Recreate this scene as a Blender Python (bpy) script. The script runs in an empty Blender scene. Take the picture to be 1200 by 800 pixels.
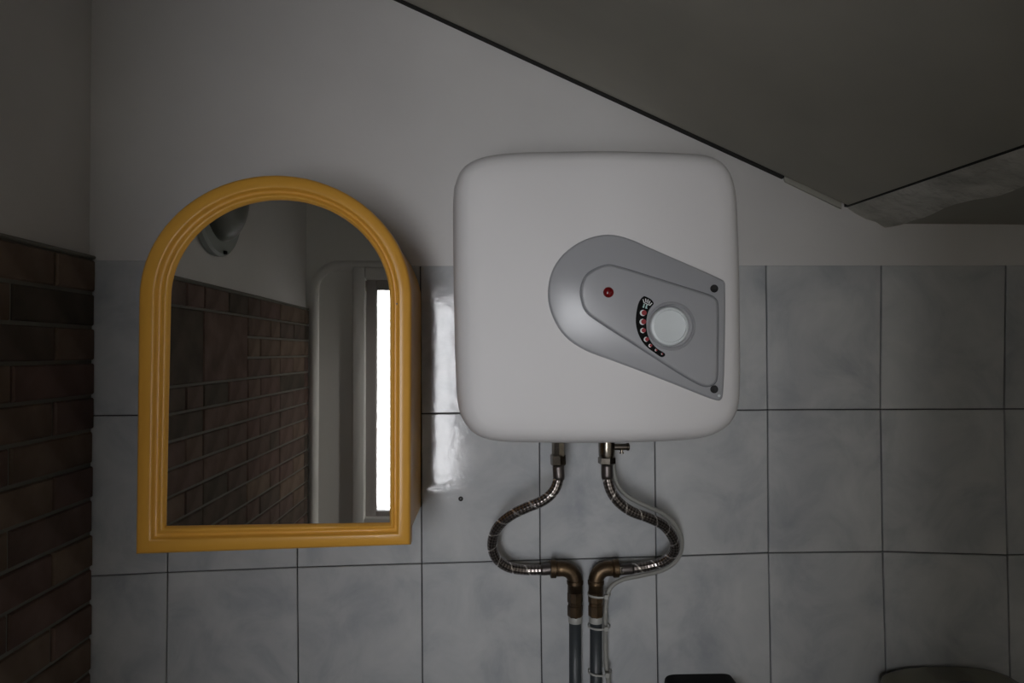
import bpy, bmesh, math, random
from mathutils import Vector, Matrix, Euler
random.seed(4)
PI = math.pi
sc = bpy.context.scene
C = sc.collection

# ------------------------------------------------------------------ camera
F = 816.0                       # focal length in pixels of a 1200 px wide frame
D = 1.2                         # distance from the lens to the tiled wall
H = 1.45                        # lens height above the floor
YAW, PITCH = math.atan(29 / F), math.atan(12 / F)
cam_d = bpy.data.cameras.new('camera')
cam_d.lens = F / 1200 * 36
cam_d.sensor_width = 36
cam_d.clip_start = 0.01
cam = bpy.data.objects.new('camera', cam_d)
C.objects.link(cam)
cam.location = (0, -D, H)
cam.rotation_euler = (PI / 2 + PITCH, 0, -YAW)
sc.camera = cam
CR = Euler(cam.rotation_euler).to_matrix()

# ------------------------------------------------------------------ light
world = bpy.data.worlds.new('overcast_sky')
sc.world = world
world.use_nodes = True
bg = world.node_tree.nodes['Background']
bg.inputs[0].default_value = (0.96, 0.965, 1.0, 1)
bg.inputs[1].default_value = 9.0
sc.view_settings.view_transform = 'Standard'
sc.view_settings.look = 'None'
sc.view_settings.gamma = 1
sc.view_settings.use_curve_mapping = False
sc.view_settings.exposure = 1.25
WX0, WX1, WZ0, WZ1 = -0.414, -0.03, H - 0.593, H + 0.229      # glass opening
YF = -1.86                                                      # wall behind the lens
pl = bpy.data.lights.new('window_portal', 'AREA')
pl.shape = 'RECTANGLE'
pl.size, pl.size_y = WX1 - WX0, WZ1 - WZ0
pl.cycles.is_portal = True
po = bpy.data.objects.new('window_portal', pl)
C.objects.link(po)
po.location = ((WX0 + WX1) / 2, YF - 0.06, (WZ0 + WZ1) / 2)
po.rotation_euler = (PI / 2, 0, 0)
sc.cycles.max_bounces = 8
sc.cycles.diffuse_bounces = 5


def P(x, y, Y=0.0):
    """point where the sight line of a pixel meets the plane y = Y"""
    d = CR @ Vector(((x - 600) / F, (400 - y) / F, -1))
    t = (Y + D) / d.y
    return Vector((d.x * t, Y, H + d.z * t))


def PX(x, y, X):
    d = CR @ Vector(((x - 600) / F, (400 - y) / F, -1))
    t = X / d.x
    return Vector((X, -D + d.y * t, H + d.z * t))


WT0 = 1.42


# ------------------------------------------------------------------ materials
def mat(name, col, rough=0.5, metal=0.0, spec=0.5, coat=0.0, bump=None, mottle=None, trans=0):
    m = bpy.data.materials.new(name)
    m.use_nodes = True
    nt = m.node_tree
    b = nt.nodes['Principled BSDF']
    b.inputs['Base Color'].default_value = (*col, 1)
    b.inputs['Roughness'].default_value = rough
    b.inputs['Metallic'].default_value = metal
    b.inputs['Specular IOR Level'].default_value = spec
    b.inputs['Coat Weight'].default_value = coat
    tc = nt.nodes.new('ShaderNodeTexCoord')
    if mottle:                                # (scale, second colour, contrast lo, hi, detail)
        n = nt.nodes.new('ShaderNodeTexNoise')
        n.inputs['Scale'].default_value = mottle[0]
        n.inputs['Detail'].default_value = mottle[4] if len(mottle) > 4 else 4
        nt.links.new(tc.outputs['Object'], n.inputs['Vector'])
        r = nt.nodes.new('ShaderNodeValToRGB')
        r.color_ramp.elements[0].position = mottle[2]
        r.color_ramp.elements[1].position = mottle[3]
        r.color_ramp.elements[0].color = (*col, 1)
        r.color_ramp.elements[1].color = (*mottle[1], 1)
        nt.links.new(n.outputs['Fac'], r.inputs['Fac'])
        nt.links.new(r.outputs['Color'], b.inputs['Base Color'])
    if bump:                                  # (scale, strength, distance, detail)
        n = nt.nodes.new('ShaderNodeTexNoise')
        n.inputs['Scale'].default_value = bump[0]
        n.inputs['Detail'].default_value = bump[3]
        nt.links.new(tc.outputs['Object'], n.inputs['Vector'])
        bp = nt.nodes.new('ShaderNodeBump')
        bp.inputs['Strength'].default_value = bump[1]
        bp.inputs['Distance'].default_value = bump[2]
        nt.links.new(n.outputs['Fac'], bp.inputs['Height'])
        nt.links.new(bp.outputs['Normal'], b.inputs['Normal'])
    return m


M = {}
M['plaster'] = mat('white_plaster', (0.60, 0.59, 0.58), 0.6, bump=(60, 0.12, 0.004, 5), mottle=(3, (0.55, 0.54, 0.53), 0.4, 0.7))
M['rough_plaster'] = mat('rough_plaster', (0.60, 0.59, 0.54), 0.9, bump=(38, 0.9, 0.01, 6), mottle=(14, (0.40, 0.395, 0.355), 0.42, 0.66))
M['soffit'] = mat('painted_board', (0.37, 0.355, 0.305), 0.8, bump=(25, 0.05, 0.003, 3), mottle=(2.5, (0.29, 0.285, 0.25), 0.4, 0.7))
M['grout'] = mat('dark_grout', (0.035, 0.035, 0.035), 0.9)
M['mortar'] = mat('grey_mortar', (0.17, 0.165, 0.145), 0.95, bump=(160, 0.5, 0.002, 4))
M['yellow'] = mat('yellow_plastic', (0.66, 0.34, 0.05), 0.3, spec=0.4, mottle=(3, (0.6, 0.30, 0.045), 0.4, 0.7))
M['heater'] = mat('white_enamel', (0.66, 0.648, 0.648), 0.5, spec=0.3, bump=(90, 0.02, 0.001, 2))
M['panel'] = mat('grey_plastic', (0.32, 0.325, 0.34), 0.3)
M['panel_groove'] = mat('groove_grey_plastic', (0.13, 0.135, 0.145), 0.4)
M['knob'] = mat('pale_knob_plastic', (0.62, 0.66, 0.67), 0.35)
M['black'] = mat('black_print', (0.004, 0.004, 0.004), 0.6, spec=0.08)
M['red'] = mat('red_print', (0.28, 0.012, 0.018), 0.4)
M['lens'] = mat('red_lens', (0.13, 0.006, 0.008), 0.12)
M['white_print'] = mat('white_print', (0.7, 0.72, 0.72), 0.5)
M['teal_print'] = mat('pale_teal_print', (0.45, 0.66, 0.62), 0.5)
M['screw'] = mat('dark_screw', (0.03, 0.03, 0.032), 0.35, metal=0.7)
M['nickel'] = mat('worn_nickel', (0.30, 0.275, 0.24), 0.24, metal=1, mottle=(30, (0.17, 0.15, 0.12), 0.35, 0.65))
M['ferrule'] = mat('dull_ferrule', (0.13, 0.115, 0.11), 0.4, metal=0.9)
M['brass'] = mat('tarnished_brass', (0.15, 0.10, 0.055), 0.42, metal=0.85, mottle=(35, (0.06, 0.042, 0.028), 0.35, 0.65), bump=(120, 0.2, 0.001, 3))
M['pipe'] = mat('dark_grey_pipe', (0.04, 0.047, 0.052), 0.42)
M['cable'] = mat('grey_cable_sheath', (0.26, 0.26, 0.24), 0.5)
M['tie'] = mat('white_nylon', (0.34, 0.34, 0.32), 0.4)
M['wpaint'] = mat('white_gloss_paint', (0.8, 0.79, 0.76), 0.35)
M['wallgrey'] = mat('pale_wall_paint', (0.8, 0.79, 0.75), 0.8, bump=(50, 0.1, 0.003, 4))
M['sash'] = mat('grey_sash_paint', (0.42, 0.39, 0.375), 0.4)
M['ceramic'] = mat('cream_ceramic', (0.20, 0.19, 0.13), 0.2)
M['blackplastic'] = mat('black_plastic', (0.003, 0.003, 0.003), 0.5, spec=0.1)
M['floor'] = mat('floor_tile', (0.07, 0.065, 0.06), 0.4, mottle=(8, (0.10, 0.095, 0.09), 0.4, 0.6))
M['lampbowl'] = mat('smoked_lamp_bowl', (0.09, 0.10, 0.085), 0.3)
M['lampglass'] = mat('frosted_lamp_glass', (0.32, 0.35, 0.34), 0.25)
M['baffle'] = mat('light_baffle_render', (0.22, 0.21, 0.2), 0.9)  # for the added outer reveal that shapes the window light
M['joint'] = mat('gap_shade', (0.012, 0.012, 0.01), 0.9)  # shade of the gaps round the board, put into a dark colour
M['filler'] = mat('grey_filler', (0.36, 0.355, 0.31), 0.9, bump=(60, 0.4, 0.004, 4))
M['dado'] = mat('dark_brown_paint', (0.10, 0.08, 0.065), 0.8)
M['hole'] = mat('plug_grey', (0.015, 0.015, 0.014), 0.6)

# mirror silvering
M['mirror'] = mat('mirror_silver', (0.9, 0.905, 0.9), 0.0, metal=1)
# glass pane
m = bpy.data.materials.new('window_glass'); m.use_nodes = True
nt = m.node_tree; nt.nodes.clear()
o_ = nt.nodes.new('ShaderNodeOutputMaterial'); mx = nt.nodes.new('ShaderNodeMixShader')
tr = nt.nodes.new('ShaderNodeBsdfTransparent'); gl = nt.nodes.new('ShaderNodeBsdfGlossy'); gl.inputs['Roughness'].default_value = 0.02
fr = nt.nodes.new('ShaderNodeFresnel')
nt.links.new(fr.outputs[0], mx.inputs[0]); nt.links.new(tr.outputs[0], mx.inputs[1]); nt.links.new(gl.outputs[0], mx.inputs[2]); nt.links.new(mx.outputs[0], o_.inputs[0])
M['glass'] = m


def tile_mat():
    m = mat('marbled_blue_grey_tile', (0.3, 0.3, 0.3), 0.03, spec=0.36)
    nt = m.node_tree; b = nt.nodes['Principled BSDF']
    tc = nt.nodes['Texture Coordinate']
    oi = nt.nodes.new('ShaderNodeObjectInfo')
    mul = nt.nodes.new('ShaderNodeMath'); mul.operation = 'MULTIPLY'; mul.inputs[1].default_value = 37
    nt.links.new(oi.outputs['Random'], mul.inputs[0])
    add = nt.nodes.new('ShaderNodeVectorMath'); add.operation = 'ADD'
    nt.links.new(tc.outputs['Object'], add.inputs[0]); nt.links.new(mul.outputs[0], add.inputs[1])
    n = nt.nodes.new('ShaderNodeTexNoise'); n.inputs['Scale'].default_value = 9; n.inputs['Detail'].default_value = 7; n.inputs['Roughness'].default_value = 0.6
    n.inputs['Distortion'].default_value = 0.6
    nt.links.new(add.outputs[0], n.inputs['Vector'])
    r = nt.nodes.new('ShaderNodeValToRGB')
    e = r.color_ramp.elements
    e[0].position, e[0].color = 0.30, (0.34, 0.358, 0.38, 1)
    e[1].position, e[1].color = 0.72, (0.52, 0.53, 0.535, 1)
    k = e.new(0.5); k.color = (0.45, 0.463, 0.474, 1)
    nt.links.new(n.outputs['Fac'], r.inputs['Fac'])
    nt.links.new(r.outputs['Color'], b.inputs['Base Color'])
    w = nt.nodes.new('ShaderNodeTexNoise'); w.inputs['Scale'].default_value = 42; w.inputs['Detail'].default_value = 6; w.inputs['Roughness'].default_value = 0.62
    nt.links.new(add.outputs[0], w.inputs['Vector'])
    bp = nt.nodes.new('ShaderNodeBump'); bp.inputs['Strength'].default_value = 0.3; bp.inputs['Distance'].default_value = 0.0008
    nt.links.new(w.outputs['Fac'], bp.inputs['Height']); nt.links.new(bp.outputs['Normal'], b.inputs['Normal'])
    return m


def brick_mat():
    m = mat('brown_brick', (0.1, 0.07, 0.05), 0.8, spec=0.12)
    nt = m.node_tree; b = nt.nodes['Principled BSDF']
    tc = nt.nodes['Texture Coordinate']
    oi = nt.nodes.new('ShaderNodeObjectInfo')
    r = nt.nodes.new('ShaderNodeValToRGB'); e = r.color_ramp.elements
    r.color_ramp.interpolation = 'LINEAR'
    e[0].position, e[0].color = 0.0, (0.100, 0.085, 0.068, 1)
    e[1].position, e[1].color = 1.0, (0.215, 0.158, 0.118, 1)
    for p, c in ((0.25, (0.145, 0.108, 0.090, 1)), (0.5, (0.172, 0.115, 0.098, 1)), (0.75, (0.185, 0.135, 0.102, 1))):
        k = e.new(p); k.color = c
    nt.links.new(oi.outputs['Random'], r.inputs['Fac'])
    n = nt.nodes.new('ShaderNodeTexNoise'); n.inputs['Scale'].default_value = 14; n.inputs['Detail'].default_value = 6
    nt.links.new(tc.outputs['Object'], n.inputs['Vector'])
    mr = nt.nodes.new('ShaderNodeMapRange'); mr.inputs[1].default_value = 0.3; mr.inputs[2].default_value = 0.7
    mr.inputs[3].default_value = 0.65; mr.inputs[4].default_value = 1.25
    nt.links.new(n.outputs['Fac'], mr.inputs[0])
    mr.inputs[3].default_value *= 0.78; mr.inputs[4].default_value *= 0.78
    mm = nt.nodes.new('ShaderNodeVectorMath'); mm.operation = 'SCALE'
    nt.links.new(r.outputs['Color'], mm.inputs[0]); nt.links.new(mr.outputs[0], mm.inputs['Scale'])
    nt.links.new(mm.outputs[0], b.inputs['Base Color'])
    bp = nt.nodes.new('ShaderNodeBump'); bp.inputs['Strength'].default_value = 0.3; bp.inputs['Distance'].default_value = 0.003
    nt.links.new(n.outputs['Fac'], bp.inputs['Height']); nt.links.new(bp.outputs['Normal'], b.inputs['Normal'])
    return m


def braid_mat():
    m = mat('steel_braid', (0.3, 0.27, 0.25), 0.27, metal=0.9)
    nt = m.node_tree; b = nt.nodes['Principled BSDF']
    uv = nt.nodes.new('ShaderNodeUVMap'); uv.uv_map = 'uv'
    sep = nt.nodes.new('ShaderNodeSeparateXYZ'); nt.links.new(uv.outputs[0], sep.inputs[0])

    def mth(op, a, bb=None):
        n = nt.nodes.new('ShaderNodeMath'); n.operation = op
        for i, v in enumerate((a, bb)):
            if v is None: continue
            if isinstance(v, (int, float)): n.inputs[i].default_value = v
            else: nt.links.new(v, n.inputs[i])
        return n.outputs[0]
    u, v = sep.outputs[0], sep.outputs[1]          # u around 0..1, v metres along
    a = mth('SINE', mth('MULTIPLY', mth('ADD', mth('MULTIPLY', u, 6), mth('MULTIPLY', v, 85)), 2 * PI))
    c = mth('SINE', mth('MULTIPLY', mth('SUBTRACT', mth('MULTIPLY', u, 6), mth('MULTIPLY', v, 85)), 2 * PI))
    h = mth('MULTIPLY', a, c)
    r = nt.nodes.new('ShaderNodeValToRGB'); e = r.color_ramp.elements
    e[0].position, e[0].color = 0.1, (0.09, 0.078, 0.072, 1)
    e[1].position, e[1].color = 0.9, (0.36, 0.32, 0.30, 1)
    nt.links.new(mth('ADD', mth('MULTIPLY', h, 0.5), 0.5), r.inputs['Fac'])
    # coloured tracer strand, pale, winding slowly
    t = mth('FRACT', mth('SUBTRACT', u, mth('MULTIPLY', v, 33)))
    tr_ = mth('GREATER_THAN', t, 0.90)
    mixc = nt.nodes.new('ShaderNodeMix'); mixc.data_type = 'RGBA'
    nt.links.new(tr_, mixc.inputs[0]); nt.links.new(r.outputs['Color'], mixc.inputs[6]); mixc.inputs[7].default_value = (0.95, 0.9, 0.86, 1)
    nt.links.new(mixc.outputs[2], b.inputs['Base Color'])
    bp = nt.nodes.new('ShaderNodeBump'); bp.inputs['Strength'].default_value = 0.35; bp.inputs['Distance'].default_value = 0.0006
    nt.links.new(h, bp.inputs['Height']); nt.links.new(bp.outputs['Normal'], b.inputs['Normal'])
    return m


M['tile'] = tile_mat(); M['brick'] = brick_mat(); M['braid'] = braid_mat()


# ------------------------------------------------------------------ mesh helpers
def link(name, verts, faces, m, parent=None, smooth=False, label=None):
    me = bpy.data.meshes.new(name)
    me.from_pydata([tuple(v) for v in verts], [], faces)
    bm = bmesh.new(); bm.from_mesh(me)
    bmesh.ops.recalc_face_normals(bm, faces=bm.faces)
    bm.to_mesh(me); bm.free()
    me.materials.append(m)
    if smooth:
        for p in me.polygons: p.use_smooth = True
    o = bpy.data.objects.new(name, me)
    C.objects.link(o)
    if parent:
        o.parent = parent
        o.matrix_parent_inverse = mw(parent).inverted()
    if label: o['label'] = label
    return o


def mw(o):
    return Matrix.Translation(o.location) if o.parent is None else Matrix.Identity(4)


def tag(o, label, cat, group=None):
    o['label'] = label; o['category'] = cat
    if group: o['group'] = group
    return o


def thing(name, label, cat, loc, group=None):
    o = bpy.data.objects.new(name, None); C.objects.link(o)
    o.location = loc; o.empty_display_size = 0.05
    return tag(o, label, cat, group)


def struct(o):
    o['kind'] = 'structure'; return o


def box(lo, hi):
    x0, y0, z0 = lo; x1, y1, z1 = hi
    v = [(x0, y0, z0), (x1, y0, z0), (x1, y1, z0), (x0, y1, z0), (x0, y0, z1), (x1, y0, z1), (x1, y1, z1), (x0, y1, z1)]
    f = [(0, 3, 2, 1), (4, 5, 6, 7), (0, 1, 5, 4), (1, 2, 6, 5), (2, 3, 7, 6), (3, 0, 4, 7)]
    return v, f


def bevel(o, w, seg=2, angle=40):
    me = o.data
    bm = bmesh.new(); bm.from_mesh(me)
    es = [e for e in bm.edges if len(e.link_faces) == 2 and e.calc_face_angle(0) > math.radians(angle)]
    bmesh.ops.bevel(bm, geom=es, offset=w, segments=seg, affect='EDGES', profile=0.5, clamp_overlap=True)
    for f in bm.faces: f.smooth = True
    bm.to_mesh(me); bm.free()
    try:
        me.set_sharp_from_angle(angle=math.radians(35))
    except Exception:
        pass
    return o


def merge(parts):
    V, Fc = [], []
    for v, f in parts:
        k = len(V); V += list(v); Fc += [tuple(i + k for i in g) for g in f]
    return V, Fc


def catmull(pts, n=6, closed=True):
    pts = [Vector(p) for p in pts]; out = []; N = len(pts)
    for i in range(N if closed else N - 1):
        if closed: a, b, c, d = pts[(i - 1) % N], pts[i], pts[(i + 1) % N], pts[(i + 2) % N]
        else: a, b, c, d = pts[max(i - 1, 0)], pts[i], pts[i + 1], pts[min(i + 2, N - 1)]
        for k in range(n):
            t = k / n
            out.append(0.5 * ((2 * b) + (c - a) * t + (2 * a - 5 * b + 4 * c - d) * t * t + (3 * b - a - 3 * c + d) * t ** 3))
    if not closed: out.append(pts[-1])
    return out


def loft(rings, cap0=True, cap1=True, closed=True):
    n = len(rings[0]); V = [v for r in rings for v in r]; Fc = []
    for k in range(len(rings) - 1):
        for i in range(n if closed else n - 1):
            j = (i + 1) % n
            Fc.append((k * n + i, k * n + j, (k + 1) * n + j, (k + 1) * n + i))
    if cap0: Fc.append(tuple(range(n)))
    if cap1: Fc.append(tuple((len(rings) - 1) * n + i for i in range(n)))
    return V, Fc


def offset2d(pts, w):
    """inset of a closed outline lying in an XZ plane, w > 0 inwards"""
    n = len(pts)
    area = sum(pts[i].x * pts[(i + 1) % n].z - pts[(i + 1) % n].x * pts[i].z for i in range(n))
    s = 1 if area > 0 else -1
    out = []
    for i in range(n):
        t = (pts[(i + 1) % n] - pts[i - 1]); t.y = 0
        if t.length < 1e-9: out.append(pts[i].copy()); continue
        t.normalize()
        out.append(pts[i] + Vector((-t.z, 0, t.x)) * w * s)
    return out


def at(pts, Y):
    return [Vector((p.x, Y, p.z)) for p in pts]


def tube(path, r, n=16, cap=True, rfun=None):
    """tube along points; returns verts, faces, per-loop uv"""
    path = [Vector(p) for p in path]
    T = []
    for i in range(len(path)):
        a = path[max(i - 1, 0)]; b = path[min(i + 1, len(path) - 1)]
        T.append((b - a).normalized())
    up = Vector((0, 1, 0))
    if abs(T[0].dot(up)) > 0.9: up = Vector((1, 0, 0))
    nrm = (up - T[0] * up.dot(T[0])).normalized()
    V = []; L = 0; lens = []
    for i, p in enumerate(path):
        if i: L += (p - path[i - 1]).length
        lens.append(L)
        nrm = (nrm - T[i] * nrm.dot(T[i])).normalized()
        bn = T[i].cross(nrm)
        rr = rfun(i / (len(path) - 1)) if rfun else r
        for k in range(n):
            a = 2 * PI * k / n
            V.append(p + (nrm * math.cos(a) + bn * math.sin(a)) * rr)
    Fc = []; UV = []
    for i in range(len(path) - 1):
        for k in range(n):
            j = (k + 1) % n
            Fc.append((i * n + k, i * n + j, (i + 1) * n + j, (i + 1) * n + k))
            UV.append(((k / n, lens[i]), ((k + 1) / n, lens[i]), ((k + 1) / n, lens[i + 1]), (k / n, lens[i + 1])))
    if cap:
        Fc.append(tuple(range(n - 1, -1, -1))); UV.append(tuple((0, 0) for _ in range(n)))
        b = (len(path) - 1) * n
        Fc.append(tuple(b + k for k in range(n))); UV.append(tuple((0, L) for _ in range(n)))
    return V, Fc, UV


def tube_obj(name, path, r, m, parent=None, n=16, rfun=None, label=None):
    V, Fc, UV = tube(path, r, n, True, rfun)
    me = bpy.data.meshes.new(name)
    me.from_pydata([tuple(v) for v in V], [], Fc)
    uvl = me.uv_layers.new(name='uv')
    for p, u in zip(me.polygons, UV):
        p.use_smooth = len(p.vertices) == 4
        for li, c in zip(p.loop_indices, u): uvl.data[li].uv = c
    me.materials.append(m)
    o = bpy.data.objects.new(name, me); C.objects.link(o)
    if parent:
        o.parent = parent; o.matrix_parent_inverse = mw(parent).inverted()
    if label: o['label'] = label
    return o


def lathe(axis_pt, axis, prof, n=32, m=None, name='part', parent=None, label=None, sharp=35, twist=0):
    """prof: list of (radius, distance along axis)"""
    axis = Vector(axis).normalized()
    up = Vector((0, 0, 1)) if abs(axis.z) < 0.9 else Vector((0, 1, 0))
    a = (up - axis * up.dot(axis)).normalized(); b = axis.cross(a)
    rings = []
    for r, h in prof:
        rings.append([Vector(axis_pt) + axis * h + (a * math.cos(twist + 2 * PI * k / n) + b * math.sin(twist + 2 * PI * k / n)) * r for k in range(n)])
    V, Fc = loft(rings)
    o = link(name, V, Fc, m, parent, smooth=True, label=label)
    o.data.set_sharp_from_angle(angle=math.radians(sharp))
    return o


# ------------------------------------------------------------------ the setting
XL = P(103, 487).x               # brick clad wall on the left
XR = 1.35
cols = {  # pixel x of the upright joints at the four joint rows
    0: [(198, 306), (198, 486), (196.5, 670.5), (194, 856)],
    1: [(348, 308), (348, 485), (348.5, 664.5), (350, 846)],
    2: [(492.7, 311.5), (493.5, 484.5), (494.3, 660), (495.5, 838)],
    3: [(631, 312), (632, 483), (633, 656), (635.5, 832)],
    4: [(765, 311.5), (767, 482), (768.7, 652), (771.5, 825)],
    5: [(897.5, 311), (899.3, 480), (900.3, 647.5), (903.5, 818)],
    6: [(1032.3, 311), (1031.6, 479.5), (1034, 646), (1038.5, 816)],
    7: [(1178.5, 311), (1176.5, 479), (1180, 650), (1184, 820)],
}
grid = [[None] * 4 for _ in range(8)]
for c in range(8):
    for r in range(4):
        grid[c][r] = P(*cols[c][r])
left_y = [305, 487, 675, 864]
grid = [[Vector((XL, 0, P(103, y).z)) for y in left_y]] + grid
while grid[-1][0].x < XR:
    g = [v + Vector((0.205, 0, 0)) for v in grid[-1]]
    grid.append(g)
for v in grid[-1]: v.x = XR
for g in grid:                                   # rows down to the floor
    z = g[3].z
    while z > 0.02:
        z2 = max(z - 0.25, 0.0)
        if z2 < 0.06: z2 = 0.0
        g.append(Vector((g[3].x, 0, z2))); z = z2
nr = min(len(g) for g in grid)
for g in grid:
    del g[nr:]
    g[-1].z = 0.0

# back wall: plaster above, sunk bed below
top = [g[0] for g in grid]
ZT = 2.75
V = []; Fc = []
n = len(top)
for v in top: V.append((v.x, 0, v.z))
for v in top: V.append((v.x, 0, ZT))
for v in top: V.append((v.x, 0.005, v.z))
for v in top: V.append((v.x, 0.005, 0))
for v in top: V.append((v.x, 0.2, ZT))
for v in top: V.append((v.x, 0.2, 0))
for i in range(n - 1):
    Fc += [(i, i + 1, n + i + 1, n + i), (2 * n + i, 2 * n + i + 1, i + 1, i), (3 * n + i, 3 * n + i + 1, 2 * n + i + 1, 2 * n + i),
           (n + i, n + i + 1, 4 * n + i + 1, 4 * n + i), (4 * n + i, 4 * n + i + 1, 5 * n + i + 1, 5 * n + i), (5 * n + i, 5 * n + i + 1, 3 * n + i + 1, 3 * n + i)]
for e in (0, n - 1):
    Fc.append((3 * n + e, 2 * n + e, e, n + e, 4 * n + e, 5 * n + e))
wb = struct(link('wall_back', V, Fc, M['plaster']))
wb.data.materials.append(M['grout'])
for p in wb.data.polygons:
    c = p.center
    if abs(c.y - 0.005) < 1e-4: p.material_index = 1
G = 0.0009
for i in range(n - 1):
    for r in range(nr - 1):
        a, b, c, d = grid[i][r], grid[i + 1][r], grid[i + 1][r + 1], grid[i][r + 1]
        jy = random.uniform(-0.0004, 0.0004)
        q = [Vector((a.x + G, 0, a.z - (G if r else 0))), Vector((b.x - G, 0, b.z - (G if r else 0))), Vector((c.x - G, 0, c.z + G)), Vector((d.x + G, 0, d.z + G))]
        cen = sum(q, Vector()) / 4
        tx, tz = random.uniform(-0.0015, 0.0015), random.uniform(-0.0015, 0.0015)
        rings = []
        for w, y in ((0, 0.0045), (0, -0.0002), (0.0011, -0.0014)):
            rings.append([Vector((p.x - cen.x + (w if p.x < cen.x else -w), y + jy * (y < 0) + (tx * (p.x - cen.x) + tz * (p.z - cen.z)) * (y < 0), p.z - cen.z + (w if p.z < cen.z else -w))) for p in q])
        V, Fc = loft(rings)
        t = link('tile', V, Fc, M['tile'])
        t.location = cen; t.parent = wb

# screw hole with its plug, left in the tile below the heater corner
hp = P(540, 584, 0)
lathe(hp + Vector((0, -0.0014, 0)), (0, -1, 0), [(0.0042, -0.002), (0.0042, 0.0006), (0.003, 0.0012), (0.0015, 0.0003), (0.0003, 0.0002)], 14, M['hole'], 'wall_plug', wb, 'dark empty wall plug in a chipped tile')

# left wall with brick cladding
zt = P(103, 304).z
wl = struct(link('wall_left', *box((XL - 0.2, YF - 0.2, 0), (XL, 0.2, ZT)), M['plaster']))
bed = link('mortar_bed', *box((XL - 0.001, YF, 0), (XL + 0.006, -0.0, zt)), M['mortar'], wl)
ch = 0.0575
z = zt
row = 0
joints = [-0.302 - 0.3 * k for k in range(-1, 6)]
while z > 0.01:
    z0 = max(z - ch, 0.0)
    segs = []
    ys = sorted([0.0, YF] + [j for j in joints if YF + 0.05 < j < -0.03], reverse=True)
    for a, b in zip(ys[:-1], ys[1:]):
        L = a - b
        k = (row * 2 + int(abs(a) * 10)) % 4
        if L > 0.2 and k != 3:
            s = a - L * (0.36, 0.52, 0.68)[k % 3]
            segs += [(a, s), (s, b)]
        else: segs.append((a, b))
    big = [(-0.602, -0.902), (-0.902, -1.202)]
    if row in (1, 2, 3):
        segs = [(a, b) for a, b in segs if not any(a <= q0 + 0.01 and b >= q1 - 0.01 for q0, q1 in big)]
    todo = [(a, b, z, z0) for a, b in segs] + ([(q0, q1, z, z - 3 * ch) for q0, q1 in big] if row == 1 else [])
    for a, b, zt_, zb_ in todo:
        g = 0.0028
        pr = 0.011 + random.uniform(-0.0012, 0.0012)
        cen = Vector((XL + 0.006, (a + b) / 2, (zt_ + zb_) / 2))
        hy, hz = (a - b) / 2 - g, (zt_ - zb_) / 2 - (g if zb_ > 0 else g / 2)
        rings = []
        for w, x in ((0, -0.001), (0, pr - 0.009), (0.0022, pr - 0.006)):
            j = random.uniform(0, 0.0006)
            rings.append([Vector((x, sy * (hy - w - j), sz * (hz - w - j))) for sy, sz in ((-1, -1), (1, -1), (1, 1), (-1, 1))])
        V, Fc = loft(rings)
        t = link('brick', V, Fc, M['brick']); t.location = cen; t.parent = wl
    z = z0; row += 1
# thin capping strip on the bricks
bevel(link('capping', *box((XL - 0.001, YF, zt), (XL + 0.012, 0, zt + 0.006)), M['mortar'], wl), 0.002, 1)

DY0, DY1, DZ = YF + 0.06, -1.0, 2.02          # unseen doorway added for the fill light, behind and right of the lens
wr = struct(link('wall_right', *merge([box((XR, YF - WT0, 0), (XR + 0.12, DY0, ZT)), box((XR, DY1, 0), (XR + 0.12, 0.2, ZT)), box((XR, DY0, DZ), (XR + 0.12, DY1, ZT))]), M['dado']))
link('added_hall_wall', *merge([box((XR + 1.3, YF - WT0, 0), (XR + 1.4, 0.2, ZT)), box((XR + 0.12, 0.1, 0), (XR + 1.3, 0.2, ZT)), box((XR + 0.12, YF - WT0, 0), (XR + 1.3, YF - WT0 + 0.1, ZT)), box((XR + 0.12, YF - WT0, ZT), (XR + 1.4, 0.2, ZT + 0.12))]), M['wallgrey'], wr)  # unseen hall added to enclose the fill light
hl = bpy.data.lights.new('fill_light', 'POINT')  # added fill light that brightens the walls behind the lens
hl.energy = 22.0; hl.shadow_soft_size = 0.09; hl.color = (1, 0.97, 0.93)
ho = bpy.data.objects.new('fill_light', hl); C.objects.link(ho); ho.location = (XR + 0.75, -0.86, 1.75)
struct(link('floor', *box((XL - 0.2, YF - WT0, -0.15), (XR + 1.4, 0.2, 0)), M['floor']))

# wall behind the lens with the window opening; deep outer reveal added to narrow the window light
WT = 1.42
SK = 0.158               # the added reveal runs askew to aim the light
ox0, ox1, oz0, oz1 = -0.4525, WX1 + 0.0385, WZ0 - 0.02, WZ1 + 0.04
def skew(b):                      # askew in plan, flared in height towards the open air
    o = []
    for x, y, z in b[0]:
        k = max(YF - 0.07 - y, 0)
        if abs(x - ox0) < 1e-6 or abs(x - ox1) < 1e-6: x -= SK * k
        if abs(z - oz0) < 1e-6: z -= 0.22 * k
        if abs(z - oz1) < 1e-6: z += 0.12 * k
        o.append((x, y, z))
    return o, b[1]
YI = YF - 0.07
def four(y0, y1, w):
    return [box((XL - w, y0, 0), (ox0, y1, ZT)), box((ox1, y0, 0), (XR, y1, ZT)), box((ox0, y0, 0), (ox1, y1, oz0)), box((ox0, y0, oz1), (ox1, y1, ZT))]
parts = four(YI, YF, 0.2) + [skew(b) for b in four(YF - WT, YI, 0.4)]
wf = struct(link('wall_front', *merge(parts), M['wallgrey']))
wf.data.materials.append(M['baffle'])
for p in wf.data.polygons:
    if p.center.y < YF - 0.08: p.material_index = 1
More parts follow.
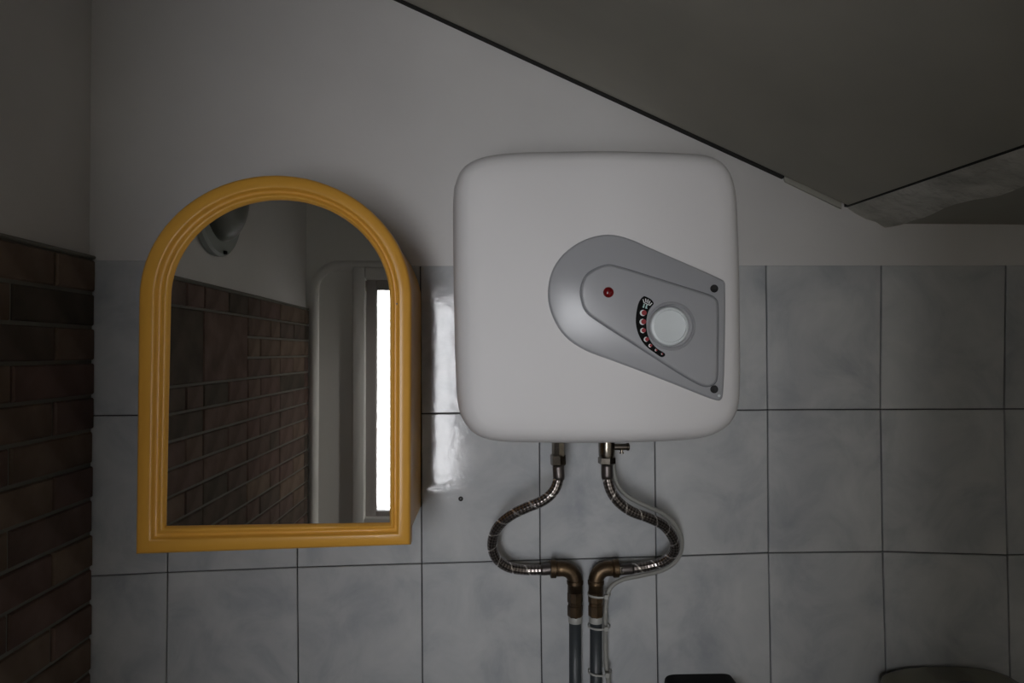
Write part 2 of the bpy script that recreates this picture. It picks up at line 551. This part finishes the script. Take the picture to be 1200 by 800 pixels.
# raised panel with a rounded upper corner round the window
px0, px1, pz1, pr = XL + 0.012, 0.42, H + 0.34, 0.11
def roundpanel(x0, x1, z0, z1, r):
    o = [Vector((x0, 0, z0))]
    for k in range(9):
        a = PI - k * PI / 16
        o.append(Vector((x0 + r + r * math.cos(a), 0, z1 - r + r * math.sin(a))))
    for k in range(9):
        a = PI / 2 - k * PI / 16
        o.append(Vector((x1 - r + r * math.cos(a), 0, z1 - r + r * math.sin(a))))
    o.append(Vector((x1, 0, z0)))
    return o
out = roundpanel(px0, px1, 0.03, pz1, pr)
def ringframe(o1, y0, y1, w):
    i1 = offset2d(o1, w)
    for k in (0, -1): i1[k].z = o1[k].z
    i1[0].x = o1[0].x + w; i1[-1].x = o1[-1].x - w
    mid = [(a + b) / 2 for a, b in zip(o1, i1)]
    return loft([at(o1, y0), at(mid, y1), at(i1, y0)], False, False, closed=False)
moulding = link('trim_1', *ringframe(out, YF, YF + 0.018, 0.036), M['wpaint'], smooth=True); struct(moulding)

# window: white casing, grey sash, pane
wn = struct(bpy.data.objects.new('window_1', None)); C.objects.link(wn); wn.location = ((ox0 + ox1) / 2, YF, oz0)
cw = 0.045
def frame(x0, x1, z0, z1, w, y0, y1, wb_=None):
    wb_ = wb_ or w
    return merge([box((x0, y0, z0), (x0 + w, y1, z1)), box((x1 - w, y0, z0), (x1, y1, z1)), box((x0 + w, y0, z0), (x1 - w, y1, z0 + wb_)), box((x0 + w, y0, z1 - w), (x1 - w, y1, z1))])
cs = bevel(link('casing', *frame(ox0 - cw, ox1 + cw, oz0 - cw, oz1 + cw, cw, YF + 0.0, YF + 0.022), M['wpaint'], wn), 0.006, 2)
sh = bevel(link('sash', *frame(ox0, ox1, oz0, oz1, 0.0385, YF - 0.05, YF - 0.008, 0.02), M['sash'], wn), 0.004, 2)
link('pane', *box((WX0 - 0.004, YF - 0.034, WZ0 - 0.004), (WX1 + 0.004, YF - 0.030, WZ1 + 0.004)), M['glass'], wn)
lathe((ox0 + 0.0, YF + 0.004, WZ1 + 0.015), (0, 0, 1), [(0.0045, -0.02), (0.005, -0.018), (0.005, 0.018), (0.0045, 0.02)], 10, M['nickel'], 'hinge', wn)
bevel(link('sill', *box((ox0 - cw - 0.02, YF, oz0 - cw - 0.02), (ox1 + cw + 0.02, YF + 0.05, oz0 - cw)), M['wpaint'], wn), 0.005, 2)

# sloping soffit, its rough plaster end and the low flat soffit
S0, S1 = P(465, 0), P(990, 242)
sl = (S1.z - S0.z) / (S1.x - S0.x)
fax = P(916, 213).x
def zs(x): return S0.z + (x - S0.x) * sl
xe = S1.x
def slopebox(x0, x1, y0, y1, th, dz=0.0, f=zs):
    v = []
    for dzz in (dz, dz + th):
        v += [(x0, y0, f(x0) + dzz), (x1, y0, f(x1) + dzz), (x1, y1, f(x1) + dzz), (x0, y1, f(x0) + dzz)]
    return v, [(0, 3, 2, 1), (4, 5, 6, 7), (0, 1, 5, 4), (1, 2, 6, 5), (2, 3, 7, 6), (3, 0, 4, 7)]
# the free end of the board runs to the lens a little out of square
d = CR @ Vector(((1200 - 600) / F, (400 - 170) / F, -1))
t_ = (S0.z - S0.x * sl - H) / (d.z - sl * d.x)
E1 = Vector((d.x * t_, -D + d.y * t_, H + d.z * t_))
kx = (E1.x - xe) / E1.y
xend = xe + kx * YF
V, Fc = slopebox(XL, xe, YF, -0.011, 0.03)
V = [Vector(v) for v in V]
for i in (1, 5): V[i].x = xend; V[i].z = zs(xend) + (0.03 if i == 5 else 0)
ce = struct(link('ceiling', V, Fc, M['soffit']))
# upper roof slab that closes the room above
link('roof_slab', *box((XL - 0.2, YF - WT, ZT), (XR + 0.2, 0.2, ZT + 0.12)), M['wallgrey'], ce)
def slopestrip(x0, x1, y0, y1, h):
    v = []
    for dz_ in (-h, 0.004):
        v += [(x0, y0, zs(x0) + dz_), (x1, y0, zs(x1) + dz_), (x1, y1, zs(x1) + dz_), (x0, y1, zs(x0) + dz_)]
    return v, slopebox(0, 1, 0, 1, 1)[1]
link('gap_shade_strip', *slopestrip(XL, fax, -0.0115, 0.0, 0.0032), M['joint'], ce, label='dark strip standing for the shaded gap between the sloping board and the wall')  # dark strip stands in for the shade in this gap
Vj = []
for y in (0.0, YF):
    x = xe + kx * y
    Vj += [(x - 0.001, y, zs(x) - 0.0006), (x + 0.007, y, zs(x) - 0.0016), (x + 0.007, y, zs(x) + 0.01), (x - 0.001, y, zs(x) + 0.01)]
link('gap_shade_strip', Vj, [(0, 1, 5, 4), (1, 2, 6, 5), (2, 3, 7, 6), (3, 0, 4, 7), (0, 1, 2, 3), (4, 5, 6, 7)], M['joint'], ce)  # painted shade line along the free end of the board
# filler strip at the wall
fa, fb = P(916, 213), P(985, 243)
V = [Vector((fa.x, 0.0, fa.z + 0.012)), Vector((fb.x, 0, fb.z + 0.008)), Vector((fb.x, 0, fb.z - 0.004)), Vector((fa.x + 0.004, 0, fa.z - 0.001))]
fs = link('filler_strip', *loft([V, [v + Vector((0, -0.006, 0.0)) for v in V]]), M['filler'], ce, label='paler plaster filler between board and wall')
bevel(fs, 0.002, 2)
# rough plaster band beyond the end of the board
Bz = P(1055, 262).z
bx = P(1050, 262).x
rng = random.Random(8)
Vb = []; NB = 60
for k in range(NB + 1):
    y = 0.0 + (YF) * k / NB
    x0 = xe + kx * y - 0.012
    x1 = bx + (kx + 0.02) * y + 0.011 * math.sin(k * 0.9) + rng.uniform(-0.006, 0.006)
    for s in range(7):
        u = s / 6
        x = x0 + (x1 - x0) * u
        zz = zs(xe) - 0.004 + (Bz - 0.003 - zs(xe)) * u + rng.uniform(-0.0022, 0.0022)
        if s == 5: zz = Bz - 0.006 + rng.uniform(-0.002, 0.001)
        if s == 6: x += 0.004; zz = Bz + 0.004
        if s == 0: zz = zs(xe + kx * y) + 0.008; x = xe + kx * y - 0.002
        if s == 1: x = xe + kx * y + 0.006; zz = zs(x) - 0.001
        Vb.append((x, y, zz))
Fb = [(k * 7 + s, k * 7 + s + 1, (k + 1) * 7 + s + 1, (k + 1) * 7 + s) for k in range(NB) for s in range(6)]
pb = link('plaster_band', Vb, Fb, M['rough_plaster'], ce, smooth=True, label='rough uneven plaster band at the end of the board')
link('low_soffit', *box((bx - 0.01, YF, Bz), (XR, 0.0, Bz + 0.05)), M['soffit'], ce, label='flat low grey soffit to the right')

# ------------------------------------------------------------------ water heater
HY = -0.26
hc = P(697, 517, -0.15)
heater = thing('water_heater', 'white square enamel water heater with grey control panel mounted on the tiled wall', 'water heater', (hc.x, -0.15, hc.z))
op = [(531, 240), (531.7, 330), (533.5, 420), (536.5, 470), (543, 492), (557, 508), (580, 516), (620, 518), (700, 518.5), (780, 516.5), (822, 512), (845, 502), (858, 486), (863.5, 460), (864, 400), (863, 320),
      (860.5, 250), (857.5, 222), (850, 202), (836, 189), (812, 182.5), (760, 180), (700, 179), (630, 180), (590, 182), (562, 187), (544, 197), (534.5, 213)]
ol = catmull([P(x, y, HY) for x, y in op], 5)
cx = sum(p.x for p in ol) / len(ol); cz = sum(p.z for p in ol) / len(ol)
rings = [at(offset2d(ol, 0.02), -0.02), at(offset2d(ol, 0.006), -0.028), at(offset2d(ol, 0.001), -0.045), at(ol, -0.06), at(ol, HY)]
for w, y in ((0.0012, -0.27), (0.004, -0.281), (0.0085, -0.290), (0.015, -0.2965), (0.023, -0.3005)):
    rings.append(at(offset2d(ol, w), y))
last = rings[-1]
for s in (0.92, 0.8, 0.62, 0.42, 0.22, 0.08):
    rings.append([Vector((cx + (p.x - cx) * s, -0.3005 - 0.0075 * (1 - s ** 2.0), cz + (p.z - cz) * s)) for p in last])
V, Fc = loft(rings)
link('body', V, Fc, M['heater'], heater, smooth=True)
for sx in (-0.1, 0.1):   # wall hooks behind the tank
    bevel(link('wall_bracket', *box((cx + sx - 0.015, -0.03, cz + 0.05), (cx + sx + 0.015, -0.0018, cz + 0.09)), M['screw'], heater), 0.002, 1)

PY = -0.307
pp = [(712, 275), (737, 280), (760, 290), (790, 303), (820, 316), (843, 326.5), (848.5, 330.5), (849.5, 338), (849.5, 370), (849, 400), (848, 440), (846.5, 463), (843.5, 468.5), (838, 468.5), (820, 462), (790, 450),
      (750, 434.5), (715, 421.5), (685, 410), (662, 394), (648, 372), (642, 347), (646, 320), (660, 298), (684, 281.5)]
pl_ = catmull([P(x, y, PY) for x, y in pp], 4)
pan = link('control_panel', *loft([at(pl_, -0.298), at(pl_, -0.3085), at(offset2d(pl_, 0.0012), -0.3105), at(offset2d(pl_, 0.0032), -0.3115)]), M['panel'], heater, smooth=True)
pan.data.set_sharp_from_angle(angle=math.radians(50))
ip = [(710, 311), (727, 313.5), (760, 323.5), (800, 336), (830, 345.5), (838, 350), (841, 357), (841.3, 380), (841, 410), (840.5, 438), (838, 448), (830, 452), (820, 450), (800, 439), (770, 420), (735, 397.5), (700, 375), (687, 364), (681.5, 349), (682, 334), (690, 320)]
il = catmull([P(x, y, -0.313) for x, y in ip], 4)
gv = link('panel_groove', *loft([at(offset2d(il, -0.0016), -0.310), at(offset2d(il, -0.0016), -0.3120)]), M['panel_groove'], heater)
ipn = link('raised_panel', *loft([at(il, -0.310), at(il, -0.3125), at(offset2d(il, 0.0014), -0.3142), at(offset2d(il, 0.0035), -0.3146)]), M['panel'], heater, smooth=True)
ipn.data.set_sharp_from_angle(angle=math.radians(50))
IY = -0.3146
lathe(P(713, 342.5, IY), (0, -1, 0), [(0.0068, -0.001), (0.0068, 0.0008), (0.0058, 0.0009), (0.0056, 0.0022), (0.004, 0.0035), (0.002, 0.0041), (0.0003, 0.0042)], 24, M['lens'], 'indicator_lamp', heater, 'red indicator lens')
kc = P(783.5, 382, IY)
lathe(P(786.5, 382, IY), (0, -1, 0), [(0.0315, -0.001), (0.0315, 0.0006), (0.030, 0.0022), (0.0285, 0.0026), (0.0272, 0.0010), (0.0270, 0.0004)], 48, M['panel'], 'knob_collar', heater)
# knob sits nearer the lens, so shift its centre by the sight line
k1 = P(784.5, 382.3, IY - 0.012)
kn = lathe(Vector((k1.x, IY, k1.z)), (0, -1, 0), [(0.0250, 0.0008), (0.0252, 0.008), (0.0248, 0.0125), (0.0235, 0.0148), (0.0205, 0.0158), (0.0203, 0.0150), (0.0200, 0.0144), (0.0188, 0.0141), (0.0003, 0.0139)], 56, M['knob'], 'knob', heater, 'round pale grey knob')

def q(cx_, cy_, Y):   # pixel of the enlarged crop round the dial
    return P(730 + cx_ / 8.89, 330 + cy_ / 8.89, Y)
sp = [(215, 152), (170, 205), (147, 290), (135, 380), (138, 455), (160, 540), (205, 628), (265, 692), (330, 740), (385, 778), (412, 785), (436, 772), (438, 750), (415, 732), (350, 690), (297, 630), (262, 560), (246, 480), (247, 390), (265, 310), (295, 262), (322, 226), (296, 186), (255, 162)]
SY = IY - 0.0006
sl_ = catmull([q(a, b, SY) for a, b in sp], 3)
link('dial_scale', *loft([at(sl_, IY + 0.001), at(sl_, SY)]), M['black'], heater, label='black curved temperature scale')
def disc(c, r, Y0, Y1, n=18, sx=1.0):
    ring = [Vector((c.x + r * sx * math.cos(2 * PI * k / n), 0, c.z + r * math.sin(2 * PI * k / n))) for k in range(n)]
    return loft([at(ring, Y0), at(ring, Y1)])
pxm = (D + IY) / F / 8.89
for a, b, r in ((208, 325, 32), (204, 418, 32), (206, 508, 27), (241, 600, 25), (284, 665, 18), (343, 712, 12), (407, 752, 9)):
    c = q(a, b, SY)
    wob = link('dial_dot', *disc(c, r * pxm, SY + 0.0003, SY - 0.0002), M['white_print'], heater)
    c2 = q(a + r * 0.38, b - r * 0.05, SY)
    link('dot_print', *disc(c2, r * pxm * 0.84, SY + 0.0003, SY - 0.0004), M['red'], wob)
# small mark over the dots: fanned strokes, two short pale bars
def stroke(a, b, w):
    a, b = q(*a, SY), q(*b, SY)
    t = (b - a).normalized(); nn = Vector((-t.z, 0, t.x)) * w * pxm
    r_ = [a - nn, a + nn, b + nn, b - nn]
    return loft([at(r_, SY + 0.0002), at(r_, SY - 0.0002)])
ic = [stroke((222, 218), (208, 182), 5), stroke((240, 214), (236, 176), 5), stroke((256, 220), (262, 184), 5), stroke((270, 230), (282, 198), 5), stroke((282, 242), (302, 222), 5),
      stroke((208, 186), (220, 222), 4), stroke((222, 220), (250, 232), 4), stroke((250, 232), (284, 246), 4)]
link('dial_mark', *merge(ic), M['white_print'], heater, label='tiny white fanned mark')
link('dial_mark', *merge([stroke((222, 234), (214, 262), 7), stroke((250, 240), (240, 272), 7), stroke((204, 264), (222, 268), 4), stroke((234, 274), (254, 276), 4), stroke((214, 234), (228, 236), 4), stroke((242, 242), (258, 246), 4)]), M['teal_print'], heater, label='two tiny pale teal bars')
for x, y in ((837, 338), (837, 456)):
    s = lathe(P(x, y, -0.3118), (0, -1, 0), [(0.0052, -0.001), (0.0052, 0.0002), (0.0046, 0.0006), (0.0042, 0.0002), (0.0022, 0.0001), (0.0012, -0.0001), (0.0002, -0.0002)], 16, M['screw'], 'screw', heater)
lathe(P(842.5, 463.5, -0.3112), (0, -1, 0), [(0.0018, -0.001), (0.0018, 0.0007), (0.001, 0.001)], 10, M['knob'], 'panel_pin', heater)

# ------------------------------------------------------------------ plumbing under the heater
NY = -0.12
u = (D + NY) / F
def nut(p, axis, r, h, m, name, parent, n=6, label=None, twist=0.2):
    return lathe(p, axis, [(r * 0.86, 0), (r, h * 0.12), (r, h * 0.88), (r * 0.86, h)], n, m, name, parent, label, sharp=20, twist=twist)
zb = heater.location.z
a = P(654.5, 518, NY)
hb = min(v.z for v in ol)
outlet = lathe(Vector((a.x, NY, a.z - 0.022)), (0, 0, 1), [(0.0098, 0), (0.0105, 0.001), (0.0105, 0.03), (0.0105, hb - a.z + 0.024)], 8, M['nickel'], 'outlet_fitting', heater, 'faceted chrome outlet fitting', sharp=20)
def braided(name, label, cat, pts, group, nutw):
    p3 = [P(x, y, Y) for x, y, Y in pts]
    path = catmull(p3, 8, closed=False)
    root = thing(name, label, cat, path[0], group)
    tube_obj('braid', path, 0.0082, M['braid'], root, 20)
    d0 = (path[1] - path[0]).normalized(); d1 = (path[-1] - path[-2]).normalized()
    tube_obj('ferrule', [path[0] - d0 * 0.002 + d0 * k * 0.0045 for k in range(6)], 0.0088, M['ferrule'], root, 20, rfun=lambda t: 0.0092 if t < 0.9 else 0.0086)
    tube_obj('ferrule', [path[-1] - d1 * (0.018 - k * 0.0045) for k in range(6)], 0.0088, M['ferrule'], root, 20, rfun=lambda t: 0.0092 if t > 0.1 else 0.0086)
    nut(path[0] - d0 * 0.001, -d0, nutw, 0.018, M['nickel'], 'coupling_nut', root)
    nut(path[-1] - d1 * 0.001, d1, 0.0095, 0.008, M['nickel'], 'coupling_nut', root)
    return root
EY = -0.040
braided('braided_hose', 'steel braided hose looping left from the left heater outlet to the brass elbow', 'hose',
        [(654.3, 546, NY), (654.5, 560, NY), (649, 575, NY), (636, 586.5, NY + 0.003), (617, 594.5, NY + 0.01), (598, 604, NY + 0.02), (583, 618, NY + 0.035), (576.8, 636, NY + 0.05), (581, 653, NY + 0.062), (595, 664, NY + 0.072), (614, 667.5, EY), (634, 667.5, EY), (646, 666.5, EY)],
        'braided water hoses', 0.0122)
braided('braided_hose', 'steel braided hose looping right from the valve under the heater, beside the grey cable', 'hose',
        [(711.3, 545, NY), (711.8, 560, NY), (716, 575, NY), (725, 588, NY + 0.003), (740, 599, NY + 0.01), (760, 606.5, NY + 0.02), (778, 616, NY + 0.035), (789.5, 632, NY + 0.05), (790, 646, NY + 0.062), (779, 657, NY + 0.072), (762, 662.5, EY), (745, 665.5, EY), (730, 667, EY)],
        'braided water hoses', 0.0122)
# safety valve
v0 = P(711, 519, NY)
valve = thing('safety_valve', 'nickel safety valve with short side spout, under the right of the heater', 'valve', (v0.x, NY, v0.z - 0.02))
zl = P(711, 535, NY).z
lathe((v0.x, NY, zl), (0, 0, 1), [(0.0115, -0.001), (0.0128, 0.003), (0.0128, 0.016), (0.0128, hb - zl - 0.0003)], 24, M['nickel'], 'valve_body', valve)
nz = P(711, 543.5, NY).z
nut((v0.x, NY, nz), (0, 0, 1), 0.0138, zl - nz, M['nickel'], 'hex_collar', valve)
s0 = P(722, 523.5, NY)
lathe((v0.x + 0.011, NY, s0.z), (1, 0, 0), [(0.0052, 0), (0.0052, 0.020), (0.0060, 0.0205), (0.0060, 0.0235), (0.0045, 0.0245), (0.003, 0.022)], 20, M['nickel'], 'side_spout', valve)
lathe((P(728.5, 523, NY).x, NY, s0.z - 0.004), (0, 0, -1), [(0.0022, 0), (0.0022, 0.004), (0.0036, 0.0045), (0.0036, 0.0062), (0.002, 0.0068)], 14, M['nickel'], 'drain_tip', valve)

# elbows and riser pipes
def riser(px_x, side, label):
    base = P(px_x, 800, EY)
    root = thing('riser_pipe', label, 'pipe', (base.x, EY, 0.0), 'grey riser pipes with brass elbows')
    x = base.x
    zt_ = P(px_x, 725, EY).z
    tube_obj('pipe', [Vector((x, EY, zt_ * k / 8)) for k in range(9)], 0.0100, M['pipe'], root, 24)
    c1 = P(px_x, 722, EY).z; c0 = P(px_x, 729, EY).z
    lathe((x, EY, c0), (0, 0, 1), [(0.0107, 0), (0.0112, 0.001), (0.0112, c1 - c0), (0.0105, c1 - c0 + 0.001)], 24, M['tie'], 'white_collar', root, 'white plastic collar')
    n1 = P(px_x, 692, EY).z
    hh = n1 - c1
    lathe((x, EY, c1), (0, 0, 1), [(0.0112, 0), (0.0128, 0.002), (0.0128, hh * 0.42), (0.0116, hh * 0.46), (0.0116, hh * 0.54), (0.0128, hh * 0.58), (0.0128, hh - 0.003), (0.0108, hh)], 8, M['brass'], 'brass_union', root, sharp=25)
    # elbow: bend from upwards to sideways
    ze = P(px_x, 666, EY).z
    R = 0.021
    path = [Vector((x, EY, n1 - 0.002)), Vector((x, EY, ze - R))]
    for k in range(1, 9):
        a_ = k * PI / 16
        path.append(Vector((x + side * R * (1 - math.cos(a_)), EY, ze - R + R * math.sin(a_))))
    e_x = P(648 if side < 0 else 722, 666, EY).x
    if (e_x - (x + side * R)) * side > 0.003: path.append(Vector((e_x, EY, ze)))
    tube_obj('elbow', path, 0.0125, M['brass'], root, 24)
    lathe((x, EY, ze - R - 0.005), (0, 0, 1), [(0.0125, 0), (0.0138, 0.001), (0.0138, 0.006), (0.0125, 0.007)], 28, M['brass'], 'elbow_rim', root)
    lathe((e_x - side * 0.006, EY, ze), (side, 0, 0), [(0.0125, 0), (0.0150, 0.0015), (0.0150, 0.0095), (0.0128, 0.0105), (0.0095, 0.0107)], 28, M['brass'], 'elbow_rim', root)
    # clip that holds the pipe to the tiles
    for zc in (0.35, 0.8):
        bevel(link('pipe_clip', *box((x - 0.014, EY - 0.011, zc), (x + 0.014, -0.0018, zc + 0.015)), M['tie'], root), 0.003, 2)
    return root
riser(674, -1, 'left dark grey riser pipe with a brass elbow turned left')
rp = riser(698.5, 1, 'right dark grey riser pipe with a brass elbow turned right and white ties')
# cable along hose and pipe
cp = [(717, 505, NY + 0.03), (718, 530, NY + 0.03), (719, 552, NY + 0.03), (723, 567, NY + 0.031), (735, 581, NY + 0.033), (757, 592.5, NY + 0.038), (779, 603, NY + 0.048), (794, 619, NY + 0.058), (799, 638, NY + 0.07), (793, 656, NY + 0.08), (776, 668, NY + 0.084),
      (752, 674, EY), (729, 679, EY - 0.004), (715, 689, EY - 0.008), (710.5, 706, EY - 0.008), (709.5, 730, EY - 0.004), (709.5, 760, EY), (711, 785, EY), (715, 815, EY), (716, 860, EY)]
path = catmull([P(*c) for c in cp], 7, closed=False)
bot = path[-1]
path += [Vector((bot.x, bot.y, bot.z - (bot.z - 0.02) * k / 6)) for k in range(1, 7)]
cb = tube_obj('power_cable', path, 0.0037, M['cable'], None, 14)
tag(cb, 'light grey power cable following the right braided hose down beside the pipe', 'cable')
def tie_ring(cxp, y, rx, parent_label, w=0.0022):
    c = P(cxp, y, EY)
    rings = []
    nseg = 28
    pts = [Vector((c.x + rx * math.cos(2 * PI * k / nseg), EY + 0.0145 * math.sin(2 * PI * k / nseg), c.z + 0.0012 * math.sin(2 * PI * k / nseg))) for k in range(nseg)]
    V = []; Fc_ = []
    for k, p in enumerate(pts):
        dirv = (p - c).normalized()
        for (rr, zz) in ((0, -w), (0.0012, -w), (0.0012, w), (0, w)):
            V.append(p + dirv * rr + Vector((0, 0, zz)))
    for k in range(nseg):
        j = (k + 1) % nseg
        for s in range(4):
            Fc_.append((k * 4 + s, j * 4 + s, j * 4 + (s + 1) % 4, k * 4 + (s + 1) % 4))
    b = box((c.x + rx * 0.35, EY - 0.0175, c.z - 0.0035), (c.x + rx * 0.35 + 0.006, EY - 0.0125, c.z + 0.0035))
    o = link('cable_tie', *merge([(V, Fc_), b]), M['tie'])
    o['label'] = parent_label; o['category'] = 'cable tie'
    return o
tie_ring(702, 695.5, 0.0185, 'uppermost white cable tie, around the brass union of the right pipe', 0.0015)
tie_ring(702, 732.5, 0.0180, 'white cable tie just below the white collar of the right pipe', 0.0015)
tie_ring(703, 786, 0.0190, 'lowest white cable tie, on the right pipe near the bottom edge', 0.0015)

# ------------------------------------------------------------------ mirror cabinet
MY = -0.23
cab = thing('mirror_cabinet', 'yellow plastic bathroom cabinet with an arched mirror door on the tiled wall', 'mirror cabinet', (P(320, 640, MY).x, 0, P(320, 640, MY).z))
def cab_ring(bl, br, l, rt, cxp, cyp, a_, b_, nb=10, ns=8, na=40):
    """arched outline: two straight uprights, flat foot, elliptic top; pixel points carried to the door plane"""
    pts = [(bl[0] + (l[0] - bl[0]) * k / ns, bl[1] + (l[1] - bl[1]) * k / ns) for k in range(ns)]
    pts += [(cxp - a_ * math.cos(PI * k / na), cyp - b_ * math.sin(PI * k / na)) for k in range(na + 1)]
    pts += [(rt[0] + (br[0] - rt[0]) * k / ns, rt[1] + (br[1] - rt[1]) * k / ns) for k in range(1, ns + 1)]
    pts += [(br[0] + (bl[0] - br[0]) * k / nb, br[1] + (bl[1] - br[1]) * k / nb) for k in range(1, nb)]
    return [P(x, y, MY) for x, y in pts]
oo = cab_ring((158, 650), (481, 639), (161.5, 350), (482, 350), 321.75, 350, 160.25, 145.5)
ii = cab_ring((193, 617), (456, 613), (198.5, 350), (456, 350), 327.25, 350, 128.75, 116.5)
def lerp_ring(t, Y): return [Vector((a.x + (b.x - a.x) * t, Y, a.z + (b.z - a.z) * t)) for a, b in zip(oo, ii)]
prof = [(0.06, -0.206), (0.0, -0.2065), (0.0, -0.2235), (0.02, -0.2275), (0.06, -0.2300), (0.14, -0.2318), (0.30, -0.2332), (0.50, -0.2340), (0.555, -0.2336), (0.585, -0.2318), (0.62, -0.2290),
        (0.68, -0.2278), (0.75, -0.2280), (0.79, -0.2298), (0.83, -0.2312), (0.89, -0.2314), (0.94, -0.2298), (0.975, -0.2268), (1.0, -0.2245), (1.0, -0.2065), (0.06, -0.206)]
V, Fc = loft([lerp_ring(t, y) for t, y in prof], False, False)
dfr = link('door_frame', V, Fc, M['yellow'], cab, smooth=True)
dfr.data.set_sharp_from_angle(angle=math.radians(50))
gl_r = lerp_ring(0.985, 0)
link('mirror_glass', *loft([at(gl_r, -0.2200), at(gl_r, -0.2245)]), M['mirror'], cab)
body = offset2d(oo, 0.006)
xr_, zb_ = P(493.5, 480, 0).x, P(493, 593, 0).z
for p in body:
    p.x = min(p.x, xr_)
    p.z = max(p.z, zb_)
b_ = link('cabinet_body', *loft([at(body, -0.0018), at(body, -0.2065)]), M['yellow'], cab, smooth=True)
b_.data.set_sharp_from_angle(angle=math.radians(40))
# tiny mark on the right of the frame
kp = P(465.5, 356, MY)
lathe(kp + Vector((0, -0.0038, 0)), (0, -1, 0), [(0.0012, 0), (0.0012, 0.0004), (0.0004, 0.0006)], 8, M['panel_groove'], 'scuff_mark', cab)

# ------------------------------------------------------------------ wall lamp on the left wall (seen in the mirror)
ly, lz, lr = -0.975, H + 0.385, 0.145
lamp = thing('wall_lamp', 'round frosted glass wall lamp above the bricks, seen only in the mirror', 'lamp', (XL, ly, lz))
lathe((XL + 0.0003, ly, lz), (1, 0, 0), [(lr, 0), (lr + 0.006, 0.004), (lr + 0.006, 0.016), (lr, 0.022), (lr - 0.012, 0.022)], 48, M['lampglass'], 'lamp_base', lamp)
lathe((XL + 0.018, ly, lz), (1, 0, 0), [(lr - 0.03, 0)] + [((lr - 0.03) * math.cos(k * PI / 20), 0.06 * math.sin(k * PI / 20)) for k in range(1, 10)] + [(0.002, 0.06)], 48, M['lampbowl'], 'lamp_shade', lamp)
for a_ in (0.4, 2.5, 4.6):
    lathe((XL + 0.018, ly + (lr - 0.004) * math.cos(a_), lz + (lr - 0.004) * math.sin(a_)), (1, 0, 0), [(0.005, 0), (0.005, 0.01), (0.003, 0.013)], 12, M['screw'], 'retaining_clip', lamp)

# ------------------------------------------------------------------ things rising into the bottom of the frame
# cistern
def rrect(x0, x1, y0, y1, r, z, n=6):
    out = []
    for (cx_, cy_, a0) in ((x1 - r, y1 - r, 0), (x0 + r, y1 - r, PI / 2), (x0 + r, y0 + r, PI), (x1 - r, y0 + r, 1.5 * PI)):
        for k in range(n + 1):
            a = a0 + k * PI / 2 / n
            out.append(Vector((cx_ + r * math.cos(a), cy_ + r * math.sin(a), z)))
    return out
cy0, cy1 = -0.17, -0.003
cl, cr = P(1029, 790, -0.02), P(1165, 790, -0.02)
zt2 = P(1080, 783, -0.02).z - 0.003
cist = thing('toilet_cistern', 'cream rounded toilet cistern, its top just showing at the bottom right', 'cistern', ((cl.x + cr.x) / 2, -0.09, zt2 - 0.36))
x0, x1 = cl.x, cr.x + 0.02
link('tank', *loft([rrect(x0 + 0.03, x1 - 0.03, cy0 + 0.02, cy1 - 0.0, 0.03, zt2 - 0.36), rrect(x0 + 0.012, x1 - 0.012, cy0 + 0.008, cy1, 0.03, zt2 - 0.30), rrect(x0 + 0.006, x1 - 0.006, cy0 + 0.004, cy1, 0.03, zt2 - 0.03)]), M['ceramic'], cist, smooth=True).data.set_sharp_from_angle(angle=math.radians(60))
rs = []
for w, z in ((0.004, -0.032), (0.0, -0.028), (0.0, -0.016), (0.003, -0.008), (0.010, -0.003), (0.022, 0.0), (0.04, 0.002), (0.07, 0.003)):
    rs.append(rrect(x0 + w, x1 - w, cy0 + w, cy1 - min(w, 0.01), 0.032, zt2 + z))
link('lid', *loft(rs), M['ceramic'], cist, smooth=True)
lathe(((x0 + x1) / 2, -0.09, zt2 + 0.001), (0, 0, 1), [(0.018, 0), (0.018, 0.004), (0.015, 0.006), (0.003, 0.0065)], 24, M['nickel'], 'flush_button', cist)

# black rounded cover
by0 = -0.11
L_, R_ = P(779, 800, -0.004), P(859, 800, -0.004)
zc_ = P(818, 790, -0.004).z
w_ = (R_.x - L_.x) / 2; xc = (L_.x + R_.x) / 2
holder = thing('paper_holder', 'glossy black rounded plastic cover rising into the bottom edge below the heater', 'paper holder', (xc, 0, zc_ - 0.13))
prof2 = []
for k in range(25):
    a = PI * k / 24
    ex = math.copysign(abs(math.cos(a)) ** 0.22, math.cos(a))
    prof2.append(Vector((xc + w_ * ex * (1 if abs(ex) < 1 else 1), 0, zc_ - 0.016 + 0.016 * (0.55 * math.sin(a) ** 0.35 + 0.45 * math.sin(a)))))
prof2 += [Vector((xc - w_, 0, zc_ - 0.12)), Vector((xc + w_, 0, zc_ - 0.12))]
b3 = link('cover', *loft([at(prof2, -0.0018), at(prof2, by0 + 0.006), at(offset2d(prof2, 0.002), by0 + 0.001), at(offset2d(prof2, 0.006), by0)]), M['blackplastic'], holder, smooth=True)
b3.data.set_sharp_from_angle(angle=math.radians(50))
lathe((xc - w_ + 0.004, -0.055, zc_ - 0.135), (1, 0, 0), [(0.02, 0), (0.045, 0.0005), (0.045, 2 * w_ - 0.009), (0.02, 2 * w_ - 0.0085)], 28, M['wpaint'], 'paper_roll', holder, 'white paper roll')
